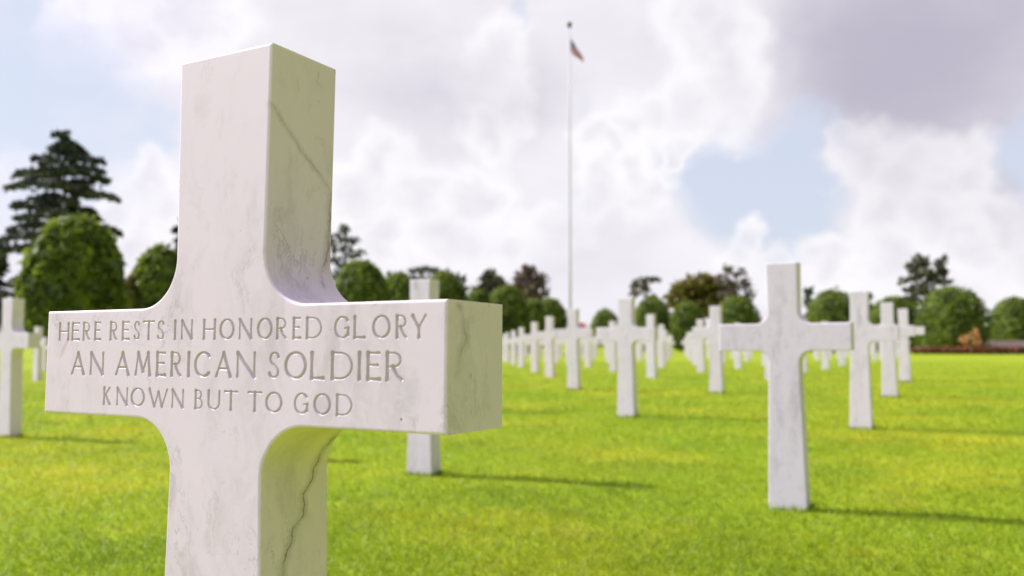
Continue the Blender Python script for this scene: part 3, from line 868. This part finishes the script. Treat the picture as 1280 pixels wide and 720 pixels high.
def build_trees():
    # clipped trees on the left of the field
    round_tree(93, 271, 56, 29, 'big round clipped tree at far left, sunlit yellow green on its left side', 1, 14000)
    round_tree(200, 308, 36, 36, 'dark round clipped tree just left of the foreground upper arm', 2, 9000)
    round_tree(163, 346, 15, 35, 'small yellow green bush between the two left clipped trees', 40, 2500, kind='olive', group=None, name='leafy_bush', cat='bush')
    round_tree(450, 325, 37, 43, 'round clipped tree just right of the foreground upper arm', 3)
    round_tree(499, 342, 26, 50, 'round clipped tree under the flat dark cedar, left of the cross top', 4)
    round_tree(553, 341, 33, 52, 'round clipped tree directly behind the top of the cross at the right arm end', 5)
    round_tree(597, 362, 20, 58, 'low clipped tree left of the one beside the right arm end', 6, 4000)
    round_tree(634, 357, 28, 60, 'round clipped tree rising above the right arm end of the foreground cross', 7)
    round_tree(667, 374, 18, 68, 'small clipped tree in front of the copper coloured tree', 8, 3500)
    round_tree(687, 372, 23, 72, 'clipped tree just left of the flagpole', 9, 4000)
    round_tree(756, 386, 18, 96, 'small far clipped tree just right of the flagpole', 10, 3500)
    round_tree(815, 371, 25, 78, 'clipped tree behind the middle cross top, under the thin brown pine', 11, 4200)
    round_tree(858, 377, 22, 76, 'egg shaped clipped tree reaching the grass in the gap between the far files', 12, 4200, base_frac=0.02)
    round_tree(921, 370, 29, 70, 'clipped tree left of the top of the tall right-hand cross', 13, 4500)
    round_tree(1040, 362, 31, 64, 'clipped tree between the two tall crosses on the right', 14, 4800)
    round_tree(1117, 370, 32, 66, 'clipped tree behind the last crosses of the right edge file', 15, 4800)
    round_tree(1189, 358, 40, 60, 'large dark clipped tree right of the crosses, behind the orange shrub', 16, 6500, base_frac=-0.03)
    round_tree(1268, 371, 31, 66, 'clipped tree at the right edge of the photo', 17, 5500, base_frac=-0.03)
    # taller trees behind
    cedar(78, 163, 62, 'tall dark cedar with level drooping boughs behind the big round tree', 21, 70, 14, size=0.24, dens=1.15)
    cedar(-14, 296, 66, 'dark conifer cut off by the left edge of the photo', 22, 30, 9, size=0.32)
    cedar(236, 262, 70, 'dark conifer mostly hidden behind the foreground upper arm', 23, 30, 9, size=0.34)
    clump_tree('cedar_tree', 424, 66, 'sparse dark cedar poking out right of the foreground upper arm',
               [(6, 286, 8, 7), (-4, 296, 12, 8), (14, 301, 14, 5), (-14, 306, 12, 8), (2, 311, 14, 7), (20, 318, 15, 5), (-8, 326, 16, 7), (12, 332, 20, 6), (0, 345, 24, 9)], 'cedar', 24, 0.26, 1.5, 0.5)
    clump_tree('cedar_tree', 531, 80, 'broad flat topped cedar spreading above the clipped trees',
               [(0, 338, 24, 5), (-28, 345, 20, 5), (22, 343, 20, 6), (-44, 350, 14, 4), (38, 351, 16, 6), (2, 350, 30, 6), (46, 362, 12, 5), (-20, 358, 24, 6), (24, 362, 24, 8)], 'cedar', 25, 0.38, 1.0, 0.4)
    clump_tree('pointed_tree', 613, 92, 'small dark pointed tree left of the copper tree',
               [(0, 343, 8, 7), (-4, 350, 14, 8), (6, 353, 14, 8), (0, 360, 23, 9), (0, 374, 25, 12)], 'pine', 26, 0.40, 1.6, 0.0)
    clump_tree('copper_tree', 661, 90, 'reddish brown copper leaved tree left of the flagpole',
               [(0, 338, 10, 8), (-6, 347, 15, 10), (8, 352, 17, 11), (-8, 358, 16, 10), (1, 365, 25, 12), (2, 380, 24, 12)], 'red', 27, 0.40, 1.6, 0.0)
    clump_tree('thin_pine', 806, 104, 'thin brownish pine with a flat ragged top above the middle cross',
               [(-2, 350, 10, 5), (14, 349, 10, 3), (-12, 357, 9, 4), (2, 360, 12, 5), (-8, 366, 16, 5), (8, 372, 12, 5)], 'brown', 28, 0.38, 0.8, 0.3)
    clump_tree('broad_tree', 876, 98, 'broad olive green tree with a rounded crown behind the clipped trees',
               [(2, 353, 22, 11), (-18, 362, 20, 12), (18, 361, 22, 13), (0, 366, 32, 14), (-30, 374, 18, 12), (28, 376, 22, 13), (0, 384, 40, 12)], 'olive', 29, 0.42, 2.0, 0.0)
    clump_tree('bare_tree', 919, 94, 'thinly leaved purplish brown tree right of the olive tree',
               [(-8, 338, 9, 7), (6, 343, 10, 7), (-14, 350, 10, 8), (16, 354, 10, 8), (0, 356, 15, 9), (20, 368, 9, 8), (-10, 368, 14, 9), (8, 376, 16, 9)], 'brown', 30, 0.34, 1.1, 0.2)
    clump_tree('cedar_tree', 1012, 86, 'thin dark tree just right of the top of the tall right-hand cross',
               [(0, 364, 6, 7), (-4, 376, 8, 8), (3, 388, 10, 9), (-2, 400, 11, 9)], 'cedar', 31, 0.34, 0.9, 0.1)
    clump_tree('cedar_tree', 1082, 92, 'low dark conifer behind the second cross on the right',
               [(0, 372, 10, 6), (-6, 382, 13, 7), (6, 390, 16, 9), (22, 384, 10, 7)], 'cedar', 32, 0.36, 1.0, 0.1)
    clump_tree('tall_pine', 1158, 84, 'tall twin topped pine above the large dark clipped tree',
               [(-5, 326, 11, 9), (19, 324, 8, 9), (-12, 335, 14, 8), (20, 337, 11, 9), (-4, 344, 16, 9), (-24, 350, 12, 6), (18, 350, 14, 9), (-10, 360, 20, 9), (8, 372, 20, 10), (-18, 376, 16, 9)], 'pine', 33, 0.34, 1.6, 0.3)
    # orange flowering shrub
    clump_tree('flowering_shrub', 1212, 57, 'orange red flowering shrub in front of the large dark clipped tree',
               [(-8, 425, 8, 6), (5, 416, 8, 5), (2, 428, 12, 7), (9, 424, 6, 6)], 'shrub', 34, 0.11, 5.0, 0.0, trunk_r=0.05)
    bpy.data.objects['flowering_shrub']['category'] = 'shrub'
    clump_tree('flowering_bush', 728, 66, 'pinkish red flowering bush beside the foot of the flagpole',
               [(-1, 408, 8, 5), (2, 416, 9, 8), (-3, 424, 8, 9)], 'redflower', 35, 0.14, 4.0, 0.0, trunk_r=0.05)
    bpy.data.objects['flowering_bush']['category'] = 'shrub'
build_trees()

# ---------------------------------------------------------------- flower bed and low wall
def build_bed():
    rng = np.random.default_rng(50)
    n = 9000
    y = 55.5+1.6*rng.random(n); x = 25.6+17.0*rng.random(n)
    z = terrain(x, y)+0.05+0.42*rng.random(n)**0.8
    V, F = leaves(np.stack([x, y, z], 1), 0.085, rng)
    kind = (rng.random(n) < 0.42*np.clip((z-terrain(x, y))/0.3, 0, 1)).astype(int)
    pk = (rng.random(n) < 0.25) & (kind == 1); kind[pk] = 2
    o = np_mesh('flower_bed', V, F, [foliage('bed_leaf', (0.03, 0.045, 0.012), (0.08, 0.09, 0.02), 0.2),
                                     foliage('bed_flower_red', (0.36, 0.035, 0.02), (0.60, 0.10, 0.04), 0.3),
                                     foliage('bed_flower_pink', (0.60, 0.25, 0.22), (0.70, 0.40, 0.34), 0.3)], midx=kind)
    set_rnd(o.data, rng.random(n), 4)
    tag(o, 'long low bed of red flowers along the far right edge of the lawn', 'flower bed', None, 'stuff')
    # dark clipped hedge far behind the bed
    n = 9000
    px_ = 1085+135*rng.random(n); yy = 86+1.6*rng.random(n); xx = (px_-640)/F_PX*yy
    zz = terrain(xx, yy)+2.3*rng.random(n)**0.7+0.12*np.sin(xx*1.7)
    V, F = leaves(np.stack([xx, yy, zz], 1), 0.20, rng)
    o = np_mesh('long_hedge', V, F, LEAF['round']); set_rnd(o.data, rng.random(n)*0.5, 4)
    tag(o, 'dark green hedge running behind the right hand clipped trees', 'hedge')
    # low pinkish stone wall behind the bed
    bm = bmesh.new()
    x0, x1, yb = 30.2, 34.6, 58.6
    zb = float(terrain(32.0, yb))
    def box(a, b):
        m = bmesh.ops.create_cube(bm, size=1.0)
        for v in m['verts']:
            v.co = Vector(((a[i]+b[i])/2+v.co[i]*(b[i]-a[i]) for i in range(3)))
    box((x0, yb, zb-0.3), (x1, yb+0.35, zb+0.80)); box((x0-0.06, yb-0.06, zb+0.802), (x1+0.06, yb+0.41, zb+0.90))
    w = bm_obj('low_wall', bm, plain('pink_stone', (0.66, 0.47, 0.40), (0.76, 0.58, 0.50), 3.0, 0.9))
    tag(w, 'low pinkish stone wall behind the red flower bed at far right', 'wall')
build_bed()

# ---------------------------------------------------------------- flagpole and flag
def build_flag():
    y = 70.0; x = at(712.6, y); z = float(terrain(x, y))
    ztop = top_z(29, 713, y)-z
    lean = 0.004
    root = empty('flagpole', (x, y, z)); root.rotation_euler = (0, lean, 0)
    tag(root, 'very tall thin white flagpole in the centre of the photo', 'flagpole')
    paint = plain('pole_paint', (0.60, 0.55, 0.62), (0.68, 0.63, 0.70), 2.0, 0.45)
    bm = bmesh.new(); tube_bm(bm, [(0, 0, -0.2), (0, 0, ztop*0.33), (0, 0, ztop*0.66), (0, 0, ztop)], 0.10, 0.045, 16)
    bm_obj('shaft', bm, paint, root, smooth=True)
    bm = bmesh.new(); tube_bm(bm, [(0, 0, 0.0), (0, 0, 0.25), (0, 0, 0.32)], 0.55, 0.50, 24)
    bm_obj('base', bm, plain('pole_base_stone', (0.38, 0.36, 0.34), (0.5, 0.47, 0.44), 4.0, 0.8), root)
    bm = bmesh.new(); bmesh.ops.create_uvsphere(bm, u_segments=20, v_segments=12, radius=0.21, matrix=Matrix.Translation((0, 0, ztop+0.27)))
    tube_bm(bm, [(0, 0, ztop-0.02), (0, 0, ztop+0.10)], 0.10, 0.07, 12)
    bm_obj('finial', bm, plain('dark_bronze', (0.05, 0.04, 0.035), (0.10, 0.08, 0.06), 5.0, 0.4, 0.8), root, smooth=True)
    # flag: limp cloth, hoist at the pole, swung down to the right
    m, nt, out = mat('flag_cloth'); g = NT(nt)
    uv = g.n('ShaderNodeUVMap'); s = g.n('ShaderNodeSeparateXYZ'); g.l(uv.outputs[0], s.inputs[0])
    U, Vv = s.outputs[0], s.outputs[1]
    stripe = g.math('LESS_THAN', g.math('MODULO', g.math('MULTIPLY', Vv, 13.0), 2.0), 1.0)
    c = g.mix(stripe, (0.86, 0.82, 0.84), (0.66, 0.17, 0.21))
    canton = g.math('MULTIPLY', g.math('LESS_THAN', U, 0.40), g.math('GREATER_THAN', Vv, 6.0/13.0))
    su = g.math('SUBTRACT', g.math('FRACT', g.math('MULTIPLY', U, 15.0)), 0.5); sv = g.math('SUBTRACT', g.math('FRACT', g.math('MULTIPLY', g.math('SUBTRACT', Vv, 6.0/13.0), 16.7)), 0.5)
    star = g.math('LESS_THAN', g.math('ADD', g.math('MULTIPLY', su, su), g.math('MULTIPLY', sv, sv)), 0.07)
    c = g.mix(canton, c, g.mix(star, (0.28, 0.28, 0.45), (0.85, 0.85, 0.85)))
    b = g.n('ShaderNodeBsdfPrincipled'); g.l(c, b.inputs['Base Color']); b.inputs['Roughness'].default_value = 0.8
    t = g.n('ShaderNodeBsdfTranslucent'); g.l(c, t.inputs['Color'])
    ms = g.n('ShaderNodeMixShader'); ms.inputs[0].default_value = 0.6
    g.l(b.outputs[0], ms.inputs[1]); g.l(t.outputs[0], ms.inputs[2]); g.l(ms.outputs[0], out.inputs[0])
    nu, nv = 40, 26
    fl, fh = 2.2, 1.05
    Vx = []; UV = []
    ztf = ztop-0.85
    for j in range(nv+1):
        for i in range(nu+1):
            u, v = i/nu, j/nv
            gather = 1.0-0.62*u**0.7+0.35*u*u           # the fly bunches up as it hangs
            sx = 0.07+u*1.02+0.10*math.sin(u*6)*(v-0.5)
            zz = ztf-(1-v)*fh*gather-u*1.55-0.12*math.sin(u*5.0)
            yy = 0.20*math.sin(v*9+u*6)*u**0.5+0.12*math.sin(u*11+v*3)*u
            Vx.append((sx, yy, zz)); UV.append((u, v))
    idx = np.arange((nv+1)*(nu+1)).reshape(nv+1, nu+1)
    F = np.stack([idx[:-1, :-1], idx[:-1, 1:], idx[1:, 1:], idx[1:, :-1]], -1).reshape(-1, 4)
    dx = math.sin(lean)*ztf
    V = np.array(Vx)-np.array([0, 0, 0])
    o = np_mesh('flag', V, F, m, smooth=True)
    uvl = o.data.uv_layers.new(name='UVMap')
    uvl.data.foreach_set('uv', np.array([UV[i] for f in F for i in f], np.float32).ravel())
    sol = o.modifiers.new('thickness', 'SOLIDIFY'); sol.thickness = 0.006
    o.location = (x+dx, y, z)
    tag(o, 'limp stars and stripes flag hanging near the top of the tall pole', 'flag')
build_flag()

# ---------------------------------------------------------------- render settings
sc.view_settings.view_transform = 'Standard'
try: sc.view_settings.look = 'None'
except Exception: pass
sc.view_settings.exposure = 0.2
sc.view_settings.gamma = 1.0
sc.cycles.max_bounces = 8
sc.cycles.diffuse_bounces = 4
sc.cycles.transmission_bounces = 4
sc.cycles.use_denoising = True
